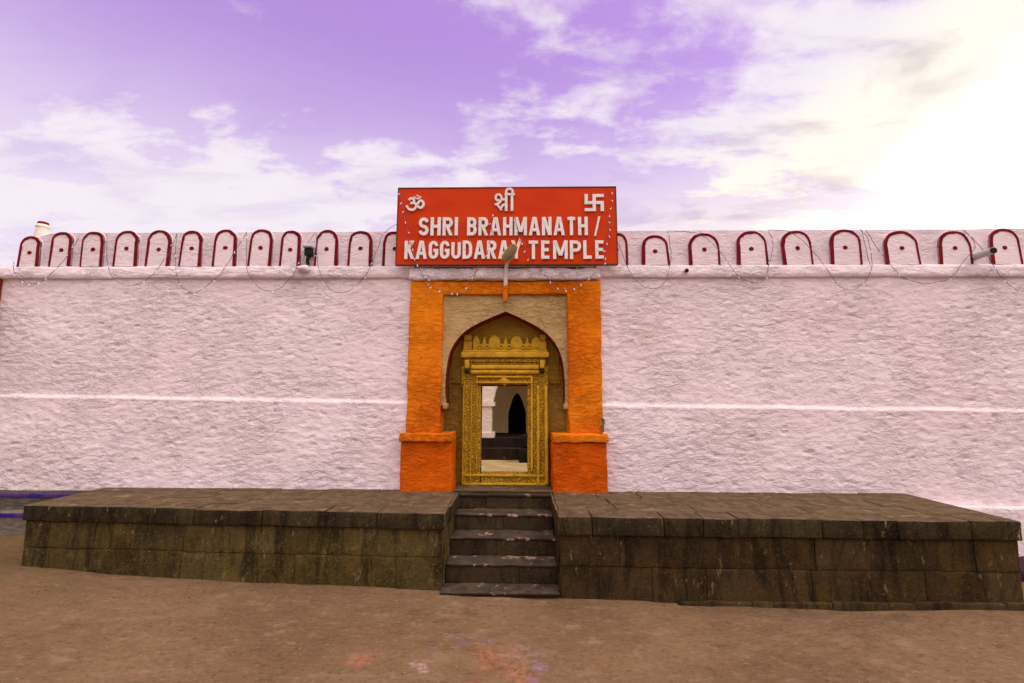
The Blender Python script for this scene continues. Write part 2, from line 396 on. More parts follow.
M['blue'] = mat('blue_stripe_paint', lambda t, p: (t.mix(t.mapr(t.noise(p, 7, 5), .4, .65), (.025, .015, .22), (.09, .03, .17)), None, 0), .6)
M['maroon'] = mat('maroon_paint', lambda t, p: (t.mix(t.noise(p, 7, 5), (.05, .010, .022), (.03, .010, .035)), None, 0), .6)

# ------------------------------------------------------------------ the ground
ZP = .862                                   # platform top
gxs = [-60, -12, -6.1, -5.07, -3.6, -.93, .45, 1.8, 3.35, 5.5, 12, 60]
gzs = [.12, .12, .105, .045, .019, -.012, -.047, -.07, -.087, -.075, -.07, -.07]
def gz(x, y):
    z = float(np.interp(x, gxs, gzs))
    if x < -6: z += .12*min(1, max(0, (y-5.85)/.8))*min(1, (-6.1-x)/.4) if x < -6.1 else 0
    k = min(1, max(0, (7.5-y)/.1)) if y > 7 else 1
    return z + (noise.noise(Vector((x*.8, y*.8, 0)))*.018+noise.noise(Vector((x*3, y*3, 2)))*.007)*k
g = MB()
g.grid(lambda u, v: (lambda x, y: Vector((x, y, gz(x, y))))(-12+24*u, -1+8.6*v), 300, 110)
go = g.build('ground', M['ground'], smooth=True, weld=False); go['kind'] = 'structure'
far = MB()
for (x0, x1, y0, y1) in ((-200, 200, -200, -1), (-200, -12, -1, 7.6), (12, 200, -1, 7.6), (-200, 200, 7.6, 300)):
    far.grid(lambda u, v: Vector((x0+(x1-x0)*u, y0+(y1-y0)*v, 0)), 40, 40)
for v in far.v: v.z = float(np.interp(v.x, gxs, gzs)) - .004
fo = far.build('surrounding_ground', M['ground'], smooth=True); fo['kind'] = 'structure'
grit = MB(); rg = random.Random(4)
for k in range(650):
    x = rg.uniform(-6.5, 6); y = rg.uniform(1.6, 5.4) if k % 3 else 5.42-abs(rg.gauss(0, .18))
    q = rg.uniform(.003, .009)*(1.6 if rg.random() < .08 else 1); z = gz(x, y)
    grit.blob((x, y, z+q*.3), q*rg.uniform(.8, 1.5), q, q*.6, 6, q*.3, 60)
M['grit'] = mat('grit', lambda t, p: (t.mix(t.mapr(t.noise(p, 3.3, 2), .35, .65), (.07, .045, .03), (.26, .18, .13)), None, 0))
go_ = grit.build('gravel', M['grit'], weld=False); tag(go_, 'scattered grit and small stones on the dusty forecourt', 'gravel', None, 'stuff')
# ------------------------------------------------------------------ boundary walls
YW = 7.0
GL, GR = -1.745, 1.224                       # outer edges of the gateway
LEDGE, PAR0, PAR1 = 4.10, 4.31, 4.885
WX0, WX1 = -8.28, 13.0
def wall_y(x, z):
    mid = 2.125 + (-.012*x if x < 0 else -.010*x) + noise.noise(Vector((x*.9, 0, 3)))*.018
    d = 0.0
    t = (mid-z)/.05                              # below the string line the wall is a few centimetres thicker
    d += .042*min(1, max(0, t+.5))
    rid = math.exp(-((z-mid)/.022)**2)*.019
    a = noise.fractal(Vector((x*5.5, 1.0, z*12.0)), .8, 2.1, 3)*.008
    b = noise.noise(Vector((x*.9, 4.0, z*1.1)))*.030
    c = noise.fractal(Vector((x*6.5, 8.0, z*17)), .9, 2.2, 2)
    pits = -max(0, c-.42)*.045
    k = 1-.85*math.exp(-((z-mid)/.035)**2)
    return YW - d - rid - (a*1.0 + pits)*k - b*.8
def masonry_wall(name, x0, x1, label, zb, top, nst=.020):
    root = empty(name, ((x0+x1)/2, YW+.45, zb), label, 'wall', 'limewashed walls either side of the gate')
    b = MB(); nu = int((min(x1, 9.2)-max(x0, -9.2))/nst); nv = int((LEDGE+.02-zb)/nst)
    xa, xb = max(x0, -9.2), min(x1, 9.2)
    b.grid(lambda u, v: (lambda x, z: Vector((x, wall_y(x, z), z)))(xa+(xb-xa)*u, zb+(LEDGE+.02-zb)*v), nu, nv)
    for (p, q) in ((x0, xa), (xb, x1)):
        if q-p > .01: b.grid(lambda u, v: (lambda x, z: Vector((x, wall_y(x, z), z)))(p+(q-p)*u, zb+(LEDGE+.02-zb)*v), max(1, int((q-p)/.1)), 40)
    yb = YW+.9
    b.face([(x0, yb, zb), (x1, yb, zb), (x1, yb, LEDGE), (x0, yb, LEDGE)][::-1])
    for x in (x0, x1): b.face([(x, YW+.06, zb), (x, yb, zb), (x, yb, LEDGE), (x, YW+.06, LEDGE)])
    b.build('wall_body', M['wall'], root, smooth=True, bevel=-1)
    # rounded coping course: bulges forward, its lower edge a rough little overhang
    c = MB()
    prof = [(.30, -.012), (-.004, -.010), (-.045, .004), (-.058, .045), (-.052, .11), (-.036, .17), (-.008, .205), (.02, .212), (.45, .215)]
    n = int((x1-x0)/.05)
    def cp(u, v):
        x = x0+(x1-x0)*u; t = v*(len(prof)-1); i = min(int(t), len(prof)-2); f = t-i
        y = prof[i][0]*(1-f)+prof[i+1][0]*f; z = prof[i][1]*(1-f)+prof[i+1][1]*f
        k = 1 if y < .1 else 0
        s_ = noise.noise(Vector((x*1.1, 0, 9)))*.012
        return Vector((x, YW+y - k*noise.fractal(Vector((x*5, z*9, 7)), .8, 2, 2)*.012, LEDGE+z+s_+k*noise.noise(Vector((x*6, y*12, 2)))*.008*(1 if v < .6 else .3)))
    c.grid(cp, n, 24)
    c.build('coping_course', M['coping'], root, smooth=True, bevel=-1)
    return root
wl = masonry_wall('boundary_wall', -14.0, GL+.05, 'pinkish-white limewashed wall left of the orange gateway, a cream finial behind its parapet', -.05, None)
wr = masonry_wall('boundary_wall', GR-.05, 13.0, 'pinkish-white limewashed wall right of the orange gateway, with a grey pipe sticking out of its parapet', -.20, None)

def parapet(x0, x1, parent, ends=False):
    b = MB()
    def top(x):
        t = PAR1 + noise.noise(Vector((x*.7, 0, 1)))*.012 + noise.noise(Vector((x*4, 0, 1)))*.004
        if ends: t -= .16*max(0, 1-(x-x0)/.55)**1.2
        return t
    n = int((x1-x0)/.05)
    b.grid(lambda u, v: (lambda x: Vector((x, YW+.035+noise.noise(Vector((x*2, 0, v*2)))*.008, LEDGE+.19+(top(x)-LEDGE-.19)*v)))(x0+(x1-x0)*u), n, 14)
    b.grid(lambda u, v: (lambda x: Vector((x, YW+.035+noise.noise(Vector((x*2, 0, 2)))*.008+.40*v, top(x)+.012*math.sin(v*3.1))))(x0+(x1-x0)*u), n, 3)
    b.face([(x0, YW+.44, LEDGE), (x1, YW+.44, LEDGE), (x1, YW+.43, PAR1-.02), (x0, YW+.43, PAR1-.02)][::-1])
    for x in (x0, x1): b.face([(x, YW+.03, LEDGE+.1), (x, YW+.43, LEDGE+.1), (x, YW+.43, top(x)), (x, YW+.03, top(x))])
    return b.build('parapet', M['parapet'], parent, smooth=True)
PX0 = at(15.5, 266, YW).x
pl_l = parapet(PX0, -.26, wl, True)
pl_r = parapet(-.26, WX1, wr)

# merlons: raised round-headed panels with a red painted edge and a red dot
merl = [(16.8, 38.4, 236.2), (48.2, 70.3, 232), (79.6, 102, 231.6), (112.4, 137, 230.8), (144.6, 168.8, 230.2), (178.4, 201, 230.6), (211.7, 235.3, 229.6),
        (247.2, 271, 229.4), (279, 299.9, 230.6), (313.8, 337.8, 230), (347.3, 371.9, 231), (382, 405, 231.5),
        (604.5, 628.4, 233), (641.9, 670.5, 235.2), (689.2, 720.7, 233.2), (737, 769, 231.2), (783.2, 813.7, 230.8),
        (830.9, 862.7, 229.4), (885.7, 921.4, 231), (939.6, 973.6, 231), (991.8, 1023.6, 228.6)]
YM = YW-.012
for i, (pa, pb, pt) in enumerate(merl):
    par = pl_l if i < 12 else pl_r
    zb_ = LEDGE+.205
    xa, xb = at(pa, 265.5, YM).x, at(pb, 265.5, YM).x
    zt = at((pa+pb)/2, pt, YM).z
    w_ = xb-xa; cx = (xa+xb)/2; lean = random.uniform(-.012, .012); rtp = random.uniform(.92, 1.0)
    if i == 18: rtp = .96
    def arch(off, n=14):
        hw = w_/2-off; t = zt-off; hr = min(hw*1.05, (t-zb_)*.6); out = [(cx-hw, zb_)]
        for k in range(n+1):
            a = math.pi - math.pi*k/n
            cs, sn = math.cos(a), math.sin(a)
            ex = .86
            wb = noise.noise(Vector((k*.45, i*2.7, 1)))*.012; out.append((cx+lean+wb+hw*rtp*math.copysign(abs(cs)**ex, cs), t-hr+hr*abs(sn)**ex+wb*.5*(1-abs(cs))))
        out.append((cx+hw, zb_)); return out
    outer, inner = arch(0), arch(.044)
    mb = MB().prism(outer[::-1], YM, YM+.09)
    me_ = mb.build('merlon', M['merlon'], par)
    rb = MB(); y0, y1 = YM-.006, YM+.03
    sg_ = .30 if i > 11 else -.22
    ja = [1+noise.noise(Vector((k*.6, i*3.3, 0)))*.40+sg_*(1-2*k/(len(outer)-1)) for k in range(len(outer))]
    for k in range(len(outer)-1):
        a, b_ = Vector(outer[k]), Vector(outer[k+1]); c_, d_ = Vector(inner[k+1]), Vector(inner[k])
        c_ = b_+(c_-b_)*ja[k+1]; d_ = a+(d_-a)*ja[k]
        rb.prism([tuple(v) for v in (d_, c_, b_, a)], y0, y1)
    rb.build('red_edging', M['red'], me_)
    dc = (cx+random.uniform(-.01, .01), (zb_+zt)/2-.012+random.uniform(-.012, .012)); rr = .034
    MB().prism([(dc[0]+rr*1.1*math.cos(a*.5236)*random.uniform(.85, 1.1), dc[1]+rr*math.sin(a*.5236)*random.uniform(.85, 1.1)) for a in range(12)], YM-.005, YM+.01).build('red_dot', M['red'], me_)

# orange pillar that ends the decorated stretch of wall at the far left
op = empty('end_pillar', (-8.78, 6.85, .1), 'orange painted pillar at the very left end of the decorated wall', 'pillar')
MB().box(-9.15, -8.375, 6.80, 7.25, .05, 4.14, .12, .02, 2, .02).build('shaft', M['red_brown'], op, smooth=True)
MB().box(-9.2, -8.40, 6.77, 7.28, 4.142, 4.21, .12, .01, 2, .015).build('cap', M['red_brown'], op, smooth=True)

# whitewashed finial on the wall behind the first merlons
fp = at(41.5, 237, 7.30)
fo_ = empty('rooftop_finial', (fp.x, 7.30, PAR1-.02), 'cream turned finial with a dark red cap rising behind the leftmost red-edged arches', 'finial')
MB().lathe([(.108, -.10), (.104, .0), (.092, .10), (.084, .17), (.080, .18), (.094, .195), (.097, .215), (.086, .235), (.074, .24), (.070, .25)], (fp.x, 7.30, PAR1)).build('finial_body', M['cream'], fo_, smooth=True)
MB().lathe([(.070, .25), (.074, .262), (.070, .290), (.048, .298)], (fp.x, 7.30, PAR1)).build('finial_cap', M['red_brown'], fo_, smooth=True)

# ------------------------------------------------------------------ the gateway
gate = empty('gateway', (-.26, 6.95, ZP), 'orange gateway with pointed niche and carved yellow doorway in the white wall', 'gateway')
YP = 6.92
PI_L, PI_R = -1.226, .712
# upper piers, lintel
Z_M0, Z_M1 = 1.575, 1.700
for side in (0, 1):
    x0, x1 = ((GL+.003, PI_L) if side == 0 else (PI_R, GR))
    MB().box(x0, x1, YP, 7.34, Z_M1-.01, 4.035, .035, .016, 3.5, .02).build('pier', M['orange'], gate, smooth=True)
MB().box(PI_L-.02, PI_R+.02, YP+.006, 7.5, 3.822, 4.030, .035, .016, 3.5, .02).build('lintel', M['orange'], gate, smooth=True)
MB().box(-1.775, 1.225, YP-.055, 7.45, 4.045, 4.235, .035, .022, 3.5, .05).build('top_slab', M['coping'], gate, smooth=True)
# pedestals
for side in (0, 1):
    x0, x1 = ((GL-.035, -1.015) if side == 0 else (.455, GR+.03))
    pb_ = MB().box(x0, x1, YP-.09, 7.30, ZP-.05, Z_M0, .035, .014, 3.5, .02).build('pedestal', M['orange_deep'], gate, smooth=True)
    x0, x1 = ((GL-.06, -1.02) if side == 0 else (.455, GR+.055))
    MB().box(x0, x1, YP-.135, 7.29, Z_M0+.003, Z_M1, .03, .012, 5, .02).build('moulding', M['orange'], pb_, smooth=True)
MB().box(1.185, 1.232, YP-.004, YP+.1, 1.74, 1.93, .02, .02, 9, .01).build('chipped_patch', M['bench_pale'], gate, smooth=True)
# arch panel with the pointed opening
ap = [(446.5, 405), (445.3, 389), (446.2, 371), (448.9, 355.4), (454, 344), (462, 334), (473, 326), (488.9, 318.3), (505.6, 311.4),
      (522.6, 319.0), (536, 326), (547.3, 334), (556.3, 345), (561.9, 358), (564.2, 373), (565.2, 391), (564.6, 405)]
YA = 6.98
A3 = [at(p[0], p[1], YA) for p in ap]
half1 = smooth_path([(p.x, p.z) for p in A3[:9]], 4); half2 = smooth_path([(p.x, p.z) for p in A3[8:]], 4)
arc = [(p.x, p.y) for p in half1]+[(p.x, p.y) for p in half2[1:]]
zA = arc[0][1]
XL, XR, ZT = PI_L-.01, PI_R+.01, 3.83
def outer_pt(x, z):
    cx_, cz = -.25, 2.55
    if z < cz: return (XL if x < cx_ else XR, z)
    d = Vector((x-cx_, z-cz)); s1 = (XR-cx_)/max(1e-6, d.x) if d.x > 0 else (XL-cx_)/min(-1e-6, d.x); s2 = (ZT-cz)/max(1e-6, d.y)
    s_ = min(s1, s2); return (cx_+d.x*s_, cz+d.y*s_)
outr = [outer_pt(*p) for p in arc]
pan = MB()
n_a = len(arc)
def lerp(a, b, t): return a[0]+(b[0]-a[0])*t, a[1]+(b[1]-a[1])*t
def panel_pt(u, v):
    t = u*(n_a-1); i = min(int(t), n_a-2); f = t-i
    a = lerp(arc[i], arc[i+1], f); o_ = lerp(outr[i], outr[i+1], f)
    p = lerp(a, o_, v); q = Vector((p[0], YA, p[1]))
    q.y += noise.noise(q*4)*.014 + noise.noise(q*11)*.006
    return q
# corners of the rectangle are kept by adding two triangles
pan.grid(panel_pt, (n_a-1)*2, 10)
for k in range(n_a-1):
    a, b_ = outr[k], outr[k+1]
    if (abs(a[0]-XL) < 1e-4 and abs(b_[1]-ZT) < 1e-4 and abs(b_[0]-XL) > 1e-4): pan.face([(a[0], YA, a[1]), (XL, YA, ZT), (b_[0], YA, b_[1])])
    if (abs(b_[0]-XR) < 1e-4 and abs(a[1]-ZT) < 1e-4 and abs(a[0]-XR) > 1e-4): pan.face([(a[0], YA, a[1]), (XR, YA, ZT), (b_[0], YA, b_[1])])
# undersides of the two ends
pan.build('arch_panel', M['tan'], gate, smooth=True)
intr = MB()
def intr_pt(u, v):
    t = u*(n_a-1); i = min(int(t), n_a-2); f = t-i; a = lerp(arc[i], arc[i+1], f)
    q = Vector((a[0], YA+.006+.36*v, a[1])); nz = noise.noise(q*5)*.010*min(1, v*4); return Vector((q.x+nz, q.y, q.z+nz))
intr.grid(intr_pt, (n_a-1)*2, 8)
intr.face([(arc[0][0], YA+.01, zA), (XL, YA+.01, zA), (XL, YA+.36, zA), (arc[0][0], YA+.36, zA)])
intr.face([(arc[-1][0], YA+.01, zA), (XR, YA+.01, zA), (XR, YA+.36, zA), (arc[-1][0], YA+.36, zA)])
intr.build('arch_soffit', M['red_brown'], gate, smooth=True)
for s_, xx in ((1, arc[0][0]), (-1, arc[-1][0])):
    MB().box(xx-.055*(s_ > 0)-.01, xx+.055*(s_ < 0)+.01, YA-.015, YA+.2, zA-.06, zA+.03, .03, .01, 6, .02).build('arch_bracket', M['tan'], gate, smooth=True)
# niche back wall around the door, and the masonry of the gate behind it
YN = 7.335
FX0, FX1 = -.965, .432                       # outer edges of the carved frame
OX0, OX1, OZ0, OZ1 = -.645, .099, 1.067, 2.411
nb = MB()
nb.box(XL-.02, OX0-.02, YN, 7.6, ZP-.05, 3.9, .05, .016, 4)
nb.box(OX1+.02, XR+.02, YN, 7.6, ZP-.05, 3.9, .05, .016, 4)
nb.box(OX0-.02, OX1+.02, YN, 7.6, ZP-.05, OZ0-.03, .05, .01, 4)
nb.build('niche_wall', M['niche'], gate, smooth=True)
ty = MB().box(XL+.12, XR-.12, YN-.03, 7.58, OZ1+.05, 3.88, .05, .016, 4)
M['tymp'] = mat('golden_tympanum_plaster', plaster_fn((.40, .230, .035), (.35, .190, .027), (.20, .11, .022), .022, 1.2))
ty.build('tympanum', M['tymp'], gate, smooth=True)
core = MB()
core.box(GL+.06, OX0-.12, 7.605, 7.9, ZP-.3, 4.0); core.box(OX1+.12, GR-.06, 7.605, 7.9, ZP-.3, 4.0); core.box(OX0-.118, OX1+.118, 7.605, 7.9, OZ1+.15, 4.0)
core.build('passage_wall', M['cream'], gate)

# carved yellow door frame
YF = 7.20
door = MB()
def fbox(mb, px0, px1, py0, py1, yf, yb=YN+.02, mt=None, c=.006, amp=.004):
    a = at(px0, py1, YF); b = at(px1, py0, YF); mb.box(a.x, b.x, yf, yb, a.z, b.z, .04, amp, 9, c); return mb
frame_root = MB()
ox0, ox1 = 481.0, 527.6
fbox(frame_root, 461.5, ox0, 384.5, 486, YF); fbox(frame_root, ox1, 548.0, 384.5, 486, YF)
fbox(frame_root, ox0+.05, ox1-.05, 473.2, 486, YF+.004)
fr = frame_root.build('carved_door_frame', M['gold'], gate, smooth=True)
b = MB()     # raised strips running up both jambs
for (a, c_, y) in ((462.0, 464.3, YF-.030), (470.0, 472.2, YF-.030), (476.2, 478.0, YF-.034), (530.8, 532.6, YF-.034), (537.0, 539.2, YF-.030), (545.0, 547.4, YF-.030)):
    fbox(b, a, c_, 376 if y < YF-.032 else 386, 471 if y < YF-.032 else 484, y, YF+.01)
for (py, y) in ((376, YF-.034), (381.6, YF-.038)):
    fbox(b, 476.2, 532.6, py, py+1.7, y-.002, YF+.01)
for py in (474.5, 483.2): fbox(b, 464.5, 544.8, py, py+1.6, YF-.02, YF+.01)
b.build('strip_moulding', M['gold_plain'], fr, smooth=True)
lin = MB(); fbox(lin, 461.5, 548.0, 366.5, 384.3, YF+.003); ln_ = lin.build('door_lintel', M['gold'], gate, smooth=True)
q = at(504.3, 380.5, YF); ro = MB().blob((q.x, YF-.012, q.z), .055, .03, .055, 14)
for k in range(8): ro.blob((q.x+.062*math.cos(k*.785), YF-.008, q.z+.062*math.sin(k*.785)), .022, .018, .022, 8)
ro.build('rosette', M['gold_plain'], ln_, smooth=True)
fz = MB(); fbox(fz, 463.5, 546.0, 357.8, 366.3, YF+.004); fbox(fz, 470.5, 539.0, 359.5, 362.0, YF-.025, YF+.01); fz.build('frieze', M['gold'], gate, smooth=True)
mr = MB(); fbox(mr, 470.8, 538.7, 365.2, 369.2, YF-.035, YF+.05, c=.02); fbox(mr, 470.8, 538.7, 370.4, 374.2, YF-.045, YF+.05, c=.02)
for k in range(34):
    a = at(471.8+k*2.0, 372.3, YF); mr.blob((a.x, YF-.047, a.z), .011, .012, .024, 6)
mr.build('roll_moulding', M['gold_plain'], gate, smooth=True)
cn = MB(); fbox(cn, 461.0, 549.0, 352.2, 357.6, YF-.055, c=.015); fbox(cn, 462.5, 547.5, 350.2, 352.1, YF-.03, c=.01); cn.build('cornice', M['gold_plain'], gate, smooth=True)
for (a, c_) in ((464.8, 469.6), (539.8, 544.6)):
    br = MB(); fbox(br, a, c_, 360.0, 368.6, YF-.05, YF+.02, c=.015); b_ = br.build('bracket', M['gold_plain'], gate, smooth=True)
    br = MB(); fbox(br, a, c_, 368.8, 373.4, YF-.09, YF+.0, c=.02); br.build('iron_hook', M['black'], b_, smooth=True)
# crest above the cornice: end blocks, lobed leaves, spear points, rosette rings
cr = MB(); fbox(cr, 472.5, 540.5, 343.5, 350.0, YF+.03); ck = MB(); fbox(ck, 471, 541, 338.0, 350.0, YF+.075)
def leaf(px, w_, pt, pb=347.5, y=YF+.02, k=.75):
    a = at(px, pb, YF); t = at(px, pt, YF); wd = w_*.0155; pts = []
    h_ = t.z-a.z
    prof = [(0, .8), (.25, .98), (.5, 1.0), (.7, .86), (.85, .6), (.95, .3), (1, .0)] if k > .5 else [(0, .9), (.3, .75), (.5, .62), (.75, .34), (1, 0)]
    right = [(a.x+wd/2*p[1], a.z+h_*p[0]) for p in prof]; left = [(a.x-wd/2*p[1], a.z+h_*p[0]) for p in prof[:-1]][::-1]
    cr.prism(right+left, y, y+.06)
for (px, w_, pt, k) in ((476, 7, 335.8, 1), (484.2, 5.5, 336.0, .3), (494.3, 12, 335.2, 1), (505.6, 5.5, 336, .3), (516.5, 12, 335.8, 1), (527.2, 5, 336.2, .3), (536, 9, 336.4, 1)):
    leaf(px, w_, pt, k=k, y=YF+.02+(0 if k > .5 else .008))
for px in (479.8, 487.3, 501.2, 509.2, 523.0, 529.8):
    a = at(px, 346.8, YF); cr.ring((a.x, YF+.012, a.z), .028, .011)
crest = cr.build('leaf_crest', M['gold_plain'], gate, smooth=True)
M['crest_ground'] = mat('dull_gold_ground', lambda t, p: (t.mix(t.noise(p, 12, 5), (.22, .11, .012), (.32, .17, .016)), t.noise(p, 30, 4), .01))
ck.build('crest_ground', M['crest_ground'], crest, smooth=True)
for (a, c_) in ((463.4, 471.8), (539.6, 546.4)):
    e = MB(); fbox(e, a, c_, 341.2, 350.0, YF-.0); fbox(e, a+.5, c_-.5, 334.5, 340.4, YF+.02); e.build('crest_block', M['gold_plain'], gate, smooth=True)
MB().box(-1.0, .47, 6.80, YF+.05, ZP-.10, ZP+.028, .05, .008, 5, .015).build('threshold', M['step'], gate, smooth=True)
# reveal of the opening
rv = MB(); rv.box(OX0-.10, OX0-.006, YN+.02, 7.62, OZ0-.02, OZ1+.1); rv.box(OX1+.006, OX1+.10, YN+.02, 7.62, OZ0-.02, OZ1+.1); rv.box(OX0-.004, OX1+.004, YN+.022, 7.62, OZ1+.006, OZ1+.1)
rv.build('door_reveal', M['groove'], gate)
dg = MB().box(OX0-.07, OX0+.0, YN+.03, YN+.07, OZ0, OZ1)
for z in (1.10, 1.95, 2.34): MB().tube([(OX0+.004, YF+.08, z-.035), (OX0+.004, YF+.08, z+.035)], .018, 8).build('hinge_pin', M['black'], gate)

# ------------------------------------------------------------------ stone platforms and steps
def fyL(x): return float(np.interp(x, [-6.28, -3.7, -.9], [5.845, 5.70, 5.60]))
def fyR(x): return float(np.interp(x, [.44, 3.3, 5.6], [5.50, 5.45, 5.455]))
def platform(name, x0, x1, fy, label, mface, plinth, zc=None):
    root = empty(name, ((x0+x1)/2, 6.3, 0), label, 'stone platform', 'stone platforms either side of the steps')
    rnd = random.Random(3 if x0 < 0 else 11)
    # core, kept behind the facing
    k = MB(); n = 24; zc0 = -.15
    xs = [x0+.06+(x1-x0-.12)*i/n for i in range(n+1)]
    for i in range(n):
        a, b_ = xs[i], xs[i+1]
        k.face([(a, fy(a)+.10, zc0), (b_, fy(b_)+.10, zc0), (b_, fy(b_)+.10, ZP-.05), (a, fy(a)+.10, ZP-.05)])
        k.face([(a, fy(a)+.10, ZP-.05), (b_, fy(b_)+.10, ZP-.05), (b_, 7.05, ZP-.05), (a, 7.05, ZP-.05)])
    for x in (x0+.06, x1-.06): k.face([(x, fy(x)+.10, zc0), (x, 7.05, zc0), (x, 7.05, ZP-.05), (x, fy(x)+.10, ZP-.05)])
    k.build('rubble_core', M['coping_stone'], root)
    # paving: three to four rows of slabs
    pv = MB(); rows = [0, .30, .58, .82, 1.0]
    for r in range(4):
        x = x0
        while x < x1-.01:
            w_ = rnd.uniform(.38, .85) if r else rnd.uniform(.5, 1.0)
            xe = x+w_ if x1-(x+w_) > .35 else x1
            xm = (x+xe)/2; f0 = fy(xm)+.30; ya = f0+(7.04-f0)*rows[r]; yb = f0+(7.04-f0)*rows[r+1]
            if xe > x0: pv.box(x+.004, xe-.004, ya+.003, yb-.003, ZP-.06, ZP+rnd.uniform(-.006, .006), .10, .006, 2.5, .012)
            x = xe
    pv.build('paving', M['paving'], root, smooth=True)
    # coping: long kerb stones, top same as paving, overhanging the facing
    cp_ = MB(); x = x0-.03; cb = zc if zc else (.672 if x0 < 0 else .655)
    while x < x1+.02:
        w_ = rnd.uniform(.32, .95); xe = x+w_ if x1+.03-(x+w_) > .3 else x1+.03
        xm = (x+xe)/2; dy = rnd.uniform(-.008, .008)
        s0 = len(cp_.v)
        cp_.box(x+.003, xe-.003, -.022, .30, cb+rnd.uniform(-.006, .004), ZP+rnd.uniform(-.005, .004), .06, .008, 3, .016)
        for v in cp_.v[s0:]: v.y += fy(v.x)+dy
        x = xe
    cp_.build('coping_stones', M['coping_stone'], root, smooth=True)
    # facing courses
    fc = MB(); mid = .345 if x0 < 0 else .305
    for (za, zb_) in ((mid+.002, cb-.005), (-.16, mid-.002)):
        x = x0
        while x < x1-.01:
            w_ = rnd.uniform(.45, 1.25); xe = x+w_ if x1-(x+w_) > .34 else x1
            s0 = len(fc.v); dy = rnd.uniform(-.006, .014)
            fc.box(x+.0015, xe-.0015, .018, .14, za, zb_, .06, .012, 4, .008)
            for v in fc.v[s0:]: v.y += fy(v.x)+dy
            x = xe
    # end faces, toward the steps and away
    for (xe_, out) in ((x0, -1), (x1, 1)):
        for (za, zb_) in ((mid+.002, cb-.005), (-.16, mid-.002)):
            y = fy(xe_)+.15
            while y < 7.0:
                ye = min(7.03, y+rnd.uniform(.35, .6)); a, c_ = (xe_-.012, xe_+.09) if out < 0 else (xe_-.09, xe_+.012)
                fc.box(a, c_, y+.003, ye-.003, za, zb_, .08, .008, 4, .012); y = ye
    fc.build('facing_stones', mface, root, smooth=True)
    for (xe_, out) in ((x0, -1), (x1, 1)):
        ec = MB(); y = fy(xe_)+.31
        while y < 7.0:
            ye = min(7.03, y+rnd.uniform(.35, .6)); a, c_ = (xe_-.035, xe_-.002) if out < 0 else (xe_+.002, xe_+.035)
            ec.box(a, c_, y+.0005, ye-.0005, cb, ZP-.004, .08, .008, 4, .010); y = ye
        ec.build('end_coping', M['step'], root, smooth=True)
    return root
platform('stone_platform', -6.25, -.93, fyL, 'mossy dark stone platform left of the steps, with bulging coping stones', M['stone_left'], False)
pr = platform('stone_platform', .45, 5.58, fyR, 'dark brown stone platform right of the steps, with a footing strip along its base', M['stone'], True)
ft = MB(); x = 1.76; rnd = random.Random(5)
while x < 5.9:
    xe = min(5.95, x+rnd.uniform(.5, 1.0)); ft.box(x+.001, xe-.001, fyR(x)-.035, fyR(x)+.02, -.2, -.035 + (x-1.8)*.012, .06, .008, 4, .012); x = xe
ft.build('footing_strip', M['stone'], pr, smooth=True)

st = empty('stone_steps', (-.24, 6.1, 0), 'flight of four worn dark stone steps between the two platforms', 'steps')
SX0, SX1 = -.915, .437
lev = [(ZP-.012, 6.79, 6.86), (.640, 6.45, 6.80), (.440, 6.09, 6.46), (.225, 5.77, 6.10), (.012, 5.50, 5.78)]
for i, (z, ya, yb) in enumerate(lev):
    w0, w1 = SX0, SX1
    if i == 4: w0, w1 = SX0-.02, SX1+.01; ya = 5.50
    tr = MB().box(w0+.002, w1-.002, ya-.006, yb, z-.032, z, .05, .010, 5, .012)
    if i == 0: tr = MB().box(w0+.002, w1-.002, 6.775, 6.85, z-.05, z-.004, .05, .008, 5, .02)
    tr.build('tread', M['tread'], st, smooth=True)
    if i < 4:
        rs = MB(); x = w0+.004; zb_ = lev[i+1][0]-.02
        while x < w1-.01:
            xe = x+random.uniform(.45, .9); xe = w1-.004 if w1-xe < .3 else xe
            rs.box(x+.0015, xe-.0015, ya+.006, ya+.20, zb_, z-.033, .05, .010, 5, .006); x = xe
        rs.build('riser', M['step'], st, smooth=True)
stf = MB()
for i in range(4): stf.box(SX0+.01, SX1-.01, lev[i][1]+.21, 7.0, -.1, lev[i][0]-.12)
MB().box(SX0+.01, SX1-.01, 6.99, 7.3, -.1, ZP-.12).build('step_core', M['step'], st)

# low two-tier bench with blue stripes, left of the left platform
bn = empty('low_bench', (-8.6, 6.9, .1), 'low grey two-tier masonry bench with blue stripes at the foot of the wall, far left', 'bench')
def bz(px, py, Y): return at(px, py, Y).z
zb1, zb2 = bz(50, 490.5, 6.93), bz(50, 513.0, 6.74)
b1 = MB().box(-13, -6.20, 6.93, 7.02, .05, zb1, .08, .006, 3, .01).build('upper_tier', M['bench'], bn, smooth=True)
MB().box(-13, -6.20, 6.916, 6.94, bz(50, 497.6, 6.92), bz(50, 494.2, 6.92), .08, .004, 5, .004).build('blue_stripe', M['blue'], b1, smooth=True)
b2 = MB().box(-13, -6.22, 6.74, 6.929, .0, zb2, .08, .006, 3, .01).build('lower_tier', M['bench_pale'], bn, smooth=True)
MB().box(-13, -6.22, 6.726, 6.75, bz(50, 517.6, 6.73), bz(50, 513.9, 6.73), .08, .004, 5, .004).build('blue_stripe', M['blue'], b2, smooth=True)
# pale plinth and maroon step right of the right platform
rp = empty('wall_plinth', (8, 6.9, -.1), 'pale plinth along the foot of the white wall beyond the right platform', 'plinth')
MB().box(5.66, 13, 6.84, 7.0, -.2, .70, .08, .012, 3, .02).build('plinth_course', M['wall'], rp, smooth=True)
MB().box(5.85, 13, 6.25, 6.83, -.2, .055, .08, .012, 3, .02).build('maroon_kerb', M['maroon'], rp, smooth=True)

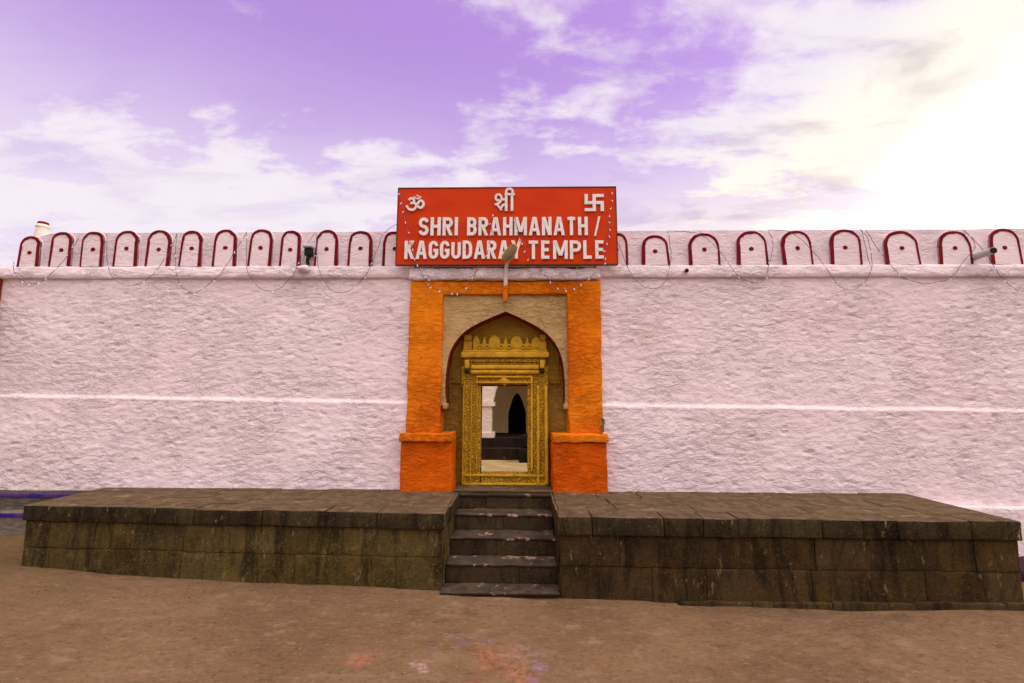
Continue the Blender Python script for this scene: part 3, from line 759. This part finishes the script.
# ------------------------------------------------------------------ sign board
YS = 6.80
sg = empty('sign_board', (-.26, YS, 4.28), 'red sign board with raised white temple name mounted above the orange gateway', 'sign')
p0, p1 = at(396.0, 264.4, YS), at(615.3, 187.3, YS)
MB().box(p0.x, p1.x, YS, YS+.05, p0.z, p1.z, None, 0, 1, .004).build('board', M['sign'], sg)
ed = MB()
for (x0, x1, z0, z1) in ((p0.x-.012, p1.x+.012, p1.z, p1.z+.014), (p0.x-.012, p1.x+.012, p0.z-.014, p0.z), (p0.x-.012, p0.x-.001, p0.z, p1.z), (p1.x+.001, p1.x+.012, p0.z, p1.z)):
    ed.box(x0, x1, YS-.008, YS+.06, z0, z1)
ed.build('edge_frame', M['sign_edge'], sg)
for px in (430, 475, 527, 578):
    a = at(px, 267, YS); MB().box(a.x-.014, a.x+.014, YS+.062, YS+.10, 4.20, p0.z+.3).build('support_post', M['lamp_yellow'], sg)
for x in (p0.x+.3, p1.x-.3): MB().tube([(x, YS+.07, p1.z-.4), (x, 7.38, 4.80)], .018, 6).build('stay_rod', M['grey'], sg)

# letters drawn as strokes on a 0..1 box; each: list of polylines
def arcp(cx, cy, rx, ry, a0, a1, n=9): return [(cx+rx*math.cos(R(a0+(a1-a0)*i/n)), cy+ry*math.sin(R(a0+(a1-a0)*i/n))) for i in range(n+1)]
w2 = .09   # stroke half width in box units, set against an aspect of about .5
G = {
 'H': (.56, [[(.0, 0), (.0, 1)], [(1, 0), (1, 1)], [(0, .5), (1, .5)]]),
 'I': (.0, [[(.5, 0), (.5, 1)]]),
 'R': (.56, [[(0, 0), (0, 1)], [(0, 1), (.55, 1)]+arcp(.6, .76, .4, .24, 80, -80)+[(.55, .52), (0, .52)], [(.45, .48), (1.0, 0)]]),
 'B': (.56, [[(0, 0), (0, 1)], [(0, 1), (.5, 1)]+arcp(.58, .77, .37, .23, 80, -80)+[(.5, .54), (0, .54)], [(.5, .54)]+arcp(.58, .27, .42, .27, 80, -80)+[(.5, 0), (0, 0)]]),
 'A': (.70, [[(.0, 0), (.44, 1)], [(1.0, 0), (.56, 1)], [(.2, .26), (.8, .26)]]),
 'M': (.80, [[(0, 0), (0, 1)], [(1, 0), (1, 1)], [(.03, 1), (.5, .10)], [(.97, 1), (.5, .10)]]),
 'N': (.56, [[(0, 0), (0, 1)], [(1, 0), (1, 1)], [(.05, 1), (.95, 0)]]),
 'T': (.56, [[(.5, 0), (.5, 1)], [(-.08, 1), (1.08, 1)]]),
 'S': (.54, [arcp(.5, .75, .5, .25, 10, 160)+arcp(.5, .75, .5, .25, 180, 235, 3)+[(.5, .50)]+arcp(.5, .25, .5, .25, 50, 0, 3)+arcp(.5, .25, .5, .25, -20, -170)]),
 'K': (.56, [[(0, 0), (0, 1)], [(1.0, 1), (.08, .38)], [(.38, .58), (1.05, 0)]]),
 'G': (.56, [arcp(.5, .74, .5, .26, 5, 180)+arcp(.5, .26, .5, .26, 180, 350)+[(1, .46), (.5, .46)]]),
 'U': (.56, [[(0, 1), (0, .28)]+arcp(.5, .28, .5, .28, 190, 350)+[(1, .28), (1, 1)]]),
 'D': (.56, [[(0, 0), (0, 1)], [(0, 1), (.45, 1)]+arcp(.45, .66, .55, .34, 80, 0)+arcp(.45, .34, .55, .34, 0, -80)+[(.45, 0), (0, 0)]]),
 'Y': (.62, [[(-.02, 1), (.5, .42)], [(1.02, 1), (.5, .42)], [(.5, .50), (.5, 0)]]),
 'E': (.46, [[(0, 0), (0, 1)], [(0, 1), (1, 1)], [(0, .5), (.9, .5)], [(0, 0), (1, 0)]]),
 'P': (.56, [[(0, 0), (0, 1)], [(0, 1), (.55, 1)]+arcp(.58, .73, .42, .27, 80, -80)+[(.55, .46), (0, .46)]]),
 'L': (.46, [[(0, 1), (0, 0)], [(0, 0), (1, 0)]]),
 '/': (.34, [[(0, 0), (1, 1)]]),
}
def word(mb, txt, px0, px1, py0, py1, bold=.185):
    a = at(px0, py1, YS); b = at(px1, py0, YS); X0, X1, Z0, Z1 = a.x, b.x, a.z, b.z
    Hh = Z1-Z0; sw = bold*Hh; inner = Hh-sw; gap = .155
    tot = sum(G[c][0] for c in txt)+len(txt)*bold/(1-bold)+gap*(len(txt)-1)
    k = (X1-X0)/tot; x = X0; sx = sw*.88
    for c in txt:
        wd, st_ = G[c]; cw = (wd+bold/(1-bold))*k; ix = x+sx/2; iw = max(.001, cw-sx)
        y0 = YS-.032
        for j, pl_ in enumerate(st_):
            pts = [(ix+p[0]*iw, Z0+sw/2+p[1]*inner) for p in pl_]
            # square ends reach the full height
            if len(pts) == 2:
                (xa, za), (xb, zb_) = pts; f0 = lambda u, z: (Z1 if u >= .99 else Z0 if u <= .01 else z)
                if abs(xa-xb) < .002: mb.box(xa-sx/2, xa+sx/2, y0-.0015*j, YS+.001, min(f0(pl_[0][1], za), f0(pl_[1][1], zb_)), max(f0(pl_[0][1], za), f0(pl_[1][1], zb_))); continue
                if abs(za-zb_) > .002:      # slanting stroke with level ends
                    na, nb = f0(pl_[0][1], za), f0(pl_[1][1], zb_); sl = (xb-xa)/(zb_-za)
                    hwd = sx*.5*min(1.5, math.sqrt(1+sl*sl))*(.7 if c == '/' else .96)
                    P_ = [(xa-hwd, na), (xa+hwd, na), (xb+hwd, nb), (xb-hwd, nb)]
                    if na > nb: P_ = P_[::-1]
                    mb.prism(P_, y0-.0015*j, YS+.001); continue
            mb.stroke(pts, sx if c != '/' else sx*.7, y0-.0015*j, YS+.001-.0003*j)
        x += cw+gap*k
    return mb
t1 = MB(); word(t1, 'SHRI', 418.9, 458, 217.9, 236.2); word(t1, 'BRAHMANATH', 467.2, 587.3, 217.5, 236.2); word(t1, '/', 593.4, 600.4, 217.2, 236.4, .16)
t1.build('name_lettering', M['letter'], sg)
t2 = MB(); word(t2, 'KAGGUDARAY', 404.7, 521.5, 241.0, 259.6); word(t2, 'TEMPLE', 527.8, 604.6, 240.9, 259.6)
t2.build('temple_lettering', M['letter'], sg)
def marks(name, polys, px0, px1, py0, py1, wd):
    a = at(px0, py1, YS); b = at(px1, py0, YS); mb = MB()
    for j, pl_ in enumerate(polys):
        ww = wd; 
        if isinstance(pl_, tuple): ww, pl_ = pl_
        pts = [(a.x+(b.x-a.x)*p[0], a.z+(b.z-a.z)*p[1]) for p in pl_]
        if len(pts) > 2 and ww != 'sharp' : pts = [(q.x, q.y) for q in smooth_path(pts, 4)]
        mb.stroke(pts, (wd if ww == 'sharp' else ww), YS-.030-.0015*j, YS+.001-.0003*j)
    return mb.build(name, M['letter'], sg)
def hard(pts): return ('sharp', pts)
# swastik: bars butt end to end
def bars(name, px0, px1, py0, py1, k):
    a = at(px0, py1, YS); b = at(px1, py0, YS); mb = MB(); X = lambda u: a.x+(b.x-a.x)*u; Z = lambda v: a.z+(b.z-a.z)*v
    for j, (u0, u1, v0, v1) in enumerate(((.5-k/2, .5+k/2, 0, 1), (0, .5-k/2, .5-k/2, .5+k/2), (.5+k/2, 1, .5-k/2, .5+k/2), (0, k, .5+k/2, 1), (1-k, 1, 0, .5-k/2), (.5+k/2, 1, 1-k, 1), (0, .5-k/2, 0, k))):
        mb.box(X(u0), X(u1), YS-.03-.001*(j % 2), YS, Z(v0), Z(v1))
    return mb.build('swastik_emblem', M['letter'], sg)
bars('swastik_emblem', 584.6, 603.3, 194.8, 211.8, .17)
marks('om_emblem', [
    [(.10, .70), (.20, .80), (.36, .78), (.42, .64), (.32, .52), (.20, .50)],
    [(.30, .52), (.50, .46), (.54, .26), (.38, .08), (.16, .10), (.02, .26), (.00, .36)],
    [(.50, .40), (.62, .44), (.70, .58), (.84, .66), (.96, .54), (.96, .34), (.84, .20), (.70, .24), (.66, .34)],
    (.018, [(.42, .92), (.52, .80), (.70, .80), (.82, .92)]),
    (.035, [(.60, .94), (.63, 1.0)])], 407.2, 424.4, 196.0, 211.6, .034)
marks('shri_emblem', [
    [(.26, .50), (.12, .50), (.05, .60), (.10, .72), (.24, .75), (.34, .66), (.36, .54), (.28, .42), (.14, .34), (.02, .30)],
    [(.10, .33), (.24, .20), (.36, .06)],
    [(.36, .54), (.46, .52), (.56, .54)],
    [(.58, .30), (.44, .28), (.34, .14)],
    (.040, [(.60, .02), (.60, .74)]),
    (.040, [(.90, .02), (.90, .74)]),
    (.034, [(.52, .745), (1.04, .745)]),
    (.034, [(.90, .75), (.93, .90), (.80, .985), (.64, .95), (.60, .84), (.66, .76)])], 494.6, 514.0, 189.4, 212.2, .031)

# ------------------------------------------------------------------ string lights
def cable(name, label, segs, group, bulbs_n, Y=6.915, hang=.02, bulb_r=.010, loc=None):
    """segs: list of pixel polylines measured off the photograph, each with its plane"""
    first = at(*segs[0][0][:2], Y); root = empty(name, loc or (first.x, Y, first.z), label, 'string lights', group)
    wr_ = MB(); spots = []
    for sgm in segs:
        yy = Y
        pts = [at(p[0], p[1], p[2] if len(p) > 2 else yy) for p in sgm]
        sp = smooth_path(pts, 6)
        sp = [p+noise.noise_vector(p*9)*.012 for p in sp]
        wr_.tube(sp, .0042, 5)
        spots += sp
    wr_.build('cable', M['wire'], root)
    rnd = random.Random(len(label)); step = max(1, len(spots)//bulbs_n)
    for k in range(2, len(spots), step):
        p = spots[k]; d = Vector((rnd.uniform(-.6, .6), -.25, rnd.uniform(-1, -.3))).normalized()
        MB().tube([p, p+d*.022], .004, 5).tube([p+d*.02, p+d*.045], [bulb_r*.8, bulb_r*.5], 6).build('bulb', M['bulb'], root)
    return root
SG = 'strings of small festival lights'
YT = 6.96
cable('string_lights', 'dark cable of tiny lights looping below the first two red arches, leftmost of all', [[(13.5, 262), (14.5, 272), (22, 281), (32, 283.5), (43, 281), (52, 273), (67, 257), (74, 246), (79, 236)]], SG, 9)
cable('string_lights', 'light cable looping under the fourth and fifth red arches from the left', [[(106.5, 234), (107, 250), (107.5, 262), (110, 272), (118, 282), (128, 286), (141, 283), (152, 275), (164, 260), (171, 249), (176.5, 234)]], SG, 10)
cable('string_lights', 'light cable sagging below the sixth and seventh red arches from the left', [[(177, 234), (175.5, 250), (175.5, 265), (178, 280), (184, 289), (192, 293), (201, 290), (210, 283), (222, 272), (232, 256), (240, 243), (247, 232)]], SG, 10)
cable('string_lights', 'light cable sagging under the eighth red arch, ending at the black floodlight', [[(247, 232), (246.5, 250), (247, 268), (252, 280), (260, 288), (270, 291), (280, 288), (290, 278), (297, 267), (304, 250), (315, 232)]], SG, 10)
cable('string_lights', 'light cable sagging between the black floodlight and the red sign board', [[(316, 232), (317, 250), (318, 265), (322, 277), (330, 289), (340, 293), (352, 289), (362, 280), (370, 268), (377, 250), (382, 236), (390, 228), (398, 224, 6.76)]], SG, 11)
cable('string_lights', 'light cable looping under the first red arch right of the sign board', [[(614, 235), (621, 250), (630, 272), (640, 284), (652, 289), (663, 284), (668, 275), (671, 255), (668, 231)]], SG, 9)
cable('string_lights', 'light cable crossing the parapet between the second and fourth arches right of the sign', [[(668, 231), (690, 232), (706, 238), (722, 254), (735, 272), (745, 280), (757, 283), (765, 279), (768, 270), (773, 245), (768, 231)]], SG, 10)
cable('string_lights', 'light cable doubled back on itself left of the widest red arch on the right', [[(768, 230), (790, 232), (812, 250), (829, 272), (838, 285), (850, 290), (862, 285), (869, 275), (872, 262), (868, 240), (860, 229)], [(861, 229), (864, 240), (866, 250), (870, 264)]], SG, 11)
cable('string_lights', 'light cable sagging below the widest red arch, left of the grey pipe', [[(866, 230), (880, 252), (895, 270), (908, 280), (930, 283), (950, 278), (963, 262), (975, 245), (963, 230)]], SG, 10)
cable('string_lights', 'light cable running down past the grey pipe to the right edge', [[(965, 230), (983, 250), (1000, 275), (1012, 287), (1024, 291), (1040, 286), (1052, 270), (1058, 240)]], SG, 10)
YB = 6.765
cable('string_lights', 'row of pale bulbs slanting down the left end of the red sign board', [[(399.5, 190), (402, 202), (404.5, 216), (408, 232), (411, 244), (415, 258), (418, 267), (424, 277, 6.85), (432, 286, 6.85)]], SG, 12, YB, bulb_r=.010)
cable('string_lights', 'row of pale bulbs down the right end of the red sign board', [[(612, 189), (611.5, 200), (611, 211), (608, 222), (609, 232), (607, 243), (605, 254), (606, 263)]], SG, 10, YB, bulb_r=.010)
cable('string_lights', 'wires with pale bulbs hanging across the middle letters of the red sign', [[(494, 212), (491.5, 222), (492, 234), (489, 246), (486, 258)], [(515, 217), (517, 228), (519, 238), (523.5, 244), (526.5, 254), (530, 262)]], SG, 10, YB, bulb_r=.010)
cable('string_lights', 'short string of bulbs drooping over the left end of the orange lintel', [[(428, 276), (430, 285), (437, 289), (448, 292), (455, 294), (463, 290), (470, 281), (478, 268)]], SG, 7, 6.83, bulb_r=.012)
cable('string_lights', 'short string of bulbs drooping over the right end of the orange lintel', [[(540, 268), (549, 280), (557, 287), (567, 290), (577, 286), (586, 281), (596, 272)]], SG, 7, 6.83, bulb_r=.012)

# ------------------------------------------------------------------ lamp, floodlight, pipes
ys = 6.70
a0 = at(505.3, 301.5, 6.88); a1 = at(505.6, 282.5, 6.87); a2 = at(506.0, 270, 6.85); a3 = at(507.0, 262, ys)
lp = empty('street_lamp', (a0.x, 6.88, a0.z), 'small street lamp with a yellow-backed head on a short pole in front of the sign', 'lamp')
pole = MB().box(a0.x-.036, a0.x+.036, 6.865, 6.915, a0.z, a1.z, .05, .003, 9, .01).build('orange_pole_base', M['orange'], lp, smooth=True)
MB().tube([(a1.x, 6.885, a1.z-.05), (a1.x, 6.87, a1.z+.02), (a2.x, 6.84, a2.z+.02), (a3.x+.005, ys+.05, a3.z+.02)], [.032, .032, .030, .024], 10).build('pole', M['white_pole'], lp, smooth=True)
h0 = at(504.0, 261.5, ys); h1 = at(515.5, 248.5, ys)
ax = (h1-h0); ax = Vector((ax.x, -.13, ax.z)); L = ax.length; axn = ax.normalized(); side = Vector((axn.z, 0, -axn.x)).normalized(); nrm = axn.cross(side).normalized()
if nrm.y > 0: nrm = -nrm
hd = MB(); ln = MB(); N = 12
def headpt(u, a, s_=1.0):
    r = .072*math.sin(math.pi*min(1, max(0, .12+.80*u)))**.6*s_
    c0 = h0+Vector((0, -.0, 0))+axn*(L*u); return c0+side*(r*math.cos(a))+nrm*(-r*.55*math.sin(a))
hd.grid(lambda u, v: headpt(u, math.pi*v), N, 10); hd.grid(lambda u, v: headpt(u, math.pi*v, .90), N, 10, True)
hd.tube([headpt(i/20, 0, 1.0) for i in range(21)], .011, 6); hd.tube([headpt(i/20, math.pi, 1.0) for i in range(21)], .013, 6)
hd.tube([headpt(1, math.pi*i/10) for i in range(11)], .010, 6)
hd.build('lamp_head', M['lamp_yellow'], lp, smooth=True)
ln.grid(lambda u, v: headpt(u, math.pi*v, .93)*0 + (h0+axn*(L*u)+side*(.93*(headpt(u, 0)-(h0+axn*(L*u))).length*math.cos(math.pi*v))+nrm*(.03*math.sin(math.pi*v)*math.sin(math.pi*u)+.002)), N, 8)
ln.build('lens', M['lens'], lp, smooth=True)

fl0 = at(304.5, 263.5, 6.95); fl1 = at(313.5, 247, 6.95)
fl = empty('floodlight', ((fl0.x+fl1.x)/2, 6.95, fl0.z), 'small black floodlight wedged between two red-edged arches left of the sign', 'floodlight')
cxf = (fl0.x+fl1.x)/2
MB().box(fl0.x+.01, fl1.x-.01, 6.90, 6.99, fl0.z+.12, fl1.z-.03, None, 0, 1, .012).build('housing', M['black'], fl, smooth=True)
MB().box(fl0.x-.005, fl1.x+.01, 6.86, 7.0, fl1.z-.028, fl1.z, None, 0, 1, .008).build('visor', M['grey'], fl, smooth=True)
MB().tube([(cxf, 6.95, fl0.z+.13), (cxf-.02, 6.95, fl0.z+.05), (cxf-.01, 6.96, fl0.z-.02)], [.035, .028, .034], 8).build('bracket', M['black'], fl, smooth=True)
MB().tube([(fl0.x-.01, 6.95, fl1.z-.02), (fl0.x-.012, 6.94, fl0.z+.06), (fl0.x-.0, 6.95, fl0.z-.01)], .009, 6).build('side_arm', M['grey'], fl, smooth=True)
kb = at(302.5, 268.5, 6.9)
k_ = empty('mortar_knob', (kb.x, 6.93, kb.z), 'whitewashed lump of mortar on the ledge just under the black floodlight', 'mortar lump')
MB().blob((kb.x, 6.935, kb.z), .105, .09, .062, 16, .02, 9).build('lump', M['coping'], k_, smooth=True)
# pipe spouts
q0 = at(973, 257.5, 7.03); q1 = at(993.3, 250.5, 6.62)
pp = empty('drain_pipe', (q0.x, 7.0, q0.z), 'pale grey pipe with a dark open end poking out of the parapet at far right', 'pipe')
dv = (q1-q0).normalized()
MB().tube([q0-dv*.1, q0, q1-dv*.02, q1], [.05, .05, .05, .052], 14).build('pipe_barrel', M['pipe'], pp, smooth=True)
MB().tube([q1-dv*.001, q1+dv*.004], [.043, .043], 14).build('dark_mouth', M['black'], pp)
q0 = at(684, 271, 7.02); q1 = at(686.7, 270.6, 6.86); dv = (q1-q0).normalized()
pp = empty('drain_pipe', (q0.x, 7.0, q0.z), 'stub of a small pipe with a black mouth in the ledge right of the sign', 'pipe')
MB().tube([q0-dv*.05, q1], .036, 12).build('pipe_barrel', M['coping'], pp, smooth=True)
MB().tube([q1-dv*.001, q1+dv*.004], .030, 12).build('dark_mouth', M['black'], pp)

# ------------------------------------------------------------------ courtyard behind the door
cf = MB().grid(lambda u, v: Vector((-12+24*u, 7.92+14*v, .845)), 24, 14); cfo = cf.build('courtyard_floor', M['court']); cfo['kind'] = 'structure'
sh = empty('courtyard_hall', (-.3, 12, .85), 'cream arcaded temple hall on a dark plinth seen through the open doorway', 'building')
ZF = 1.30
pln = MB().box(-5, 4.4, 10.85, 16, .84, ZF).box(-5.1, 4.5, 10.50, 10.84, .84, 1.09)
pln.build('plinth', M['dark_stone'], sh)
# arcade: piers with pointed arches between, bay 2 m
zs, za_, ztop = 2.14, 3.0, 3.9
ar = MB(); YA1 = 10.95
cxs = [-4.9, -2.87, -.83, 1.21, 3.25]
for c in cxs[:]:
    ar.box(c-.12, c+.12, YA1, YA1+.4, ZF, zs-.1); ar.box(c-.19, c+.19, YA1-.04, YA1+.44, zs-.1, zs); ar.box(c-.19, c+.19, YA1-.04, YA1+.44, ZF+.001, ZF+.12)
for c in cxs[:-1]:
    x0, x1 = c+.15, c+1.89; xm = (x0+x1)/2; hw = (x1-x0)/2
    pts = []
    for i in range(25):
        t = -1+2*i/24; pts.append((xm+hw*t, zs+(za_-zs)*(1-abs(t)**2.3)**.62 if abs(t) < 1 else zs))
    for i in range(24):
        (xa, z1), (xb, z2) = pts[i], pts[i+1]
        ar.face([(xa, YA1, z1), (xb, YA1, z2), (xb, YA1, ztop), (xa, YA1, ztop)])
        ar.face([(xa, YA1, z1), (xa, YA1+.4, z1), (xb, YA1+.4, z2), (xb, YA1, z2)])
for c in cxs: ar.box(c-.15, c+.15, YA1, YA1+.4, zs+.002, ztop)
ar.build('arcade', M['cream'], sh)
MB().box(-5.2, 3.6, YA1-.2, 16.0, ztop+.002, ztop+.25).build('roof_slab', M['cream'], sh)
# back wall with a pointed dark doorway
bw = MB(); YB2 = 12.6
d0, d1 = at(508.2, 420, YB2).x, at(526.0, 420, YB2).x; dm = (d0+d1)/2; dz1 = at(517, 393.5, YB2).z; dz0 = 1.302
pts = [(d0, dz0), (d0, dz1-.55)]+[(d0+(dm-d0)*(i/8), dz1-.55+.55*math.sin(math.pi/2*i/8)**.9) for i in range(1, 9)]
pts += [(2*dm-x, z) for x, z in pts[:-1][::-1]]
for i in range(len(pts)-1):
    (xa, z1), (xb, z2) = pts[i], pts[i+1]
    if abs(xb-xa) > 1e-6: bw.face([(xa, YB2, z1), (xb, YB2, z2), (xb, YB2, ztop), (xa, YB2, ztop)])
    bw.face([(xa, YB2, z1), (xa, YB2+.3, z1), (xb, YB2+.3, z2), (xb, YB2, z2)])
bw.box(-4.9, d0, YB2, YB2+.3, ZF, ztop); bw.box(d1, 3.3, YB2, YB2+.3, ZF, ztop)
for x in (-4.9, 3.2): bw.box(x, x+.1, YA1+.41, YB2-.002, ZF, ztop)
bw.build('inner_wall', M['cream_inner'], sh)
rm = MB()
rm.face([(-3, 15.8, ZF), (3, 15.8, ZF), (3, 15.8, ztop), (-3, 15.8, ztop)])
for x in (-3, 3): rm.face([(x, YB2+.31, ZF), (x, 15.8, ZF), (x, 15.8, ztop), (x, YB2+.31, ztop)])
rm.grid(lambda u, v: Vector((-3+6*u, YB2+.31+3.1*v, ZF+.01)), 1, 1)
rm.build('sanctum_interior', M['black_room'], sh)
dm2 = empty('side_block', (.35, 10.3, .85), 'dark stone stair block at the right edge of the doorway view', 'stone block')
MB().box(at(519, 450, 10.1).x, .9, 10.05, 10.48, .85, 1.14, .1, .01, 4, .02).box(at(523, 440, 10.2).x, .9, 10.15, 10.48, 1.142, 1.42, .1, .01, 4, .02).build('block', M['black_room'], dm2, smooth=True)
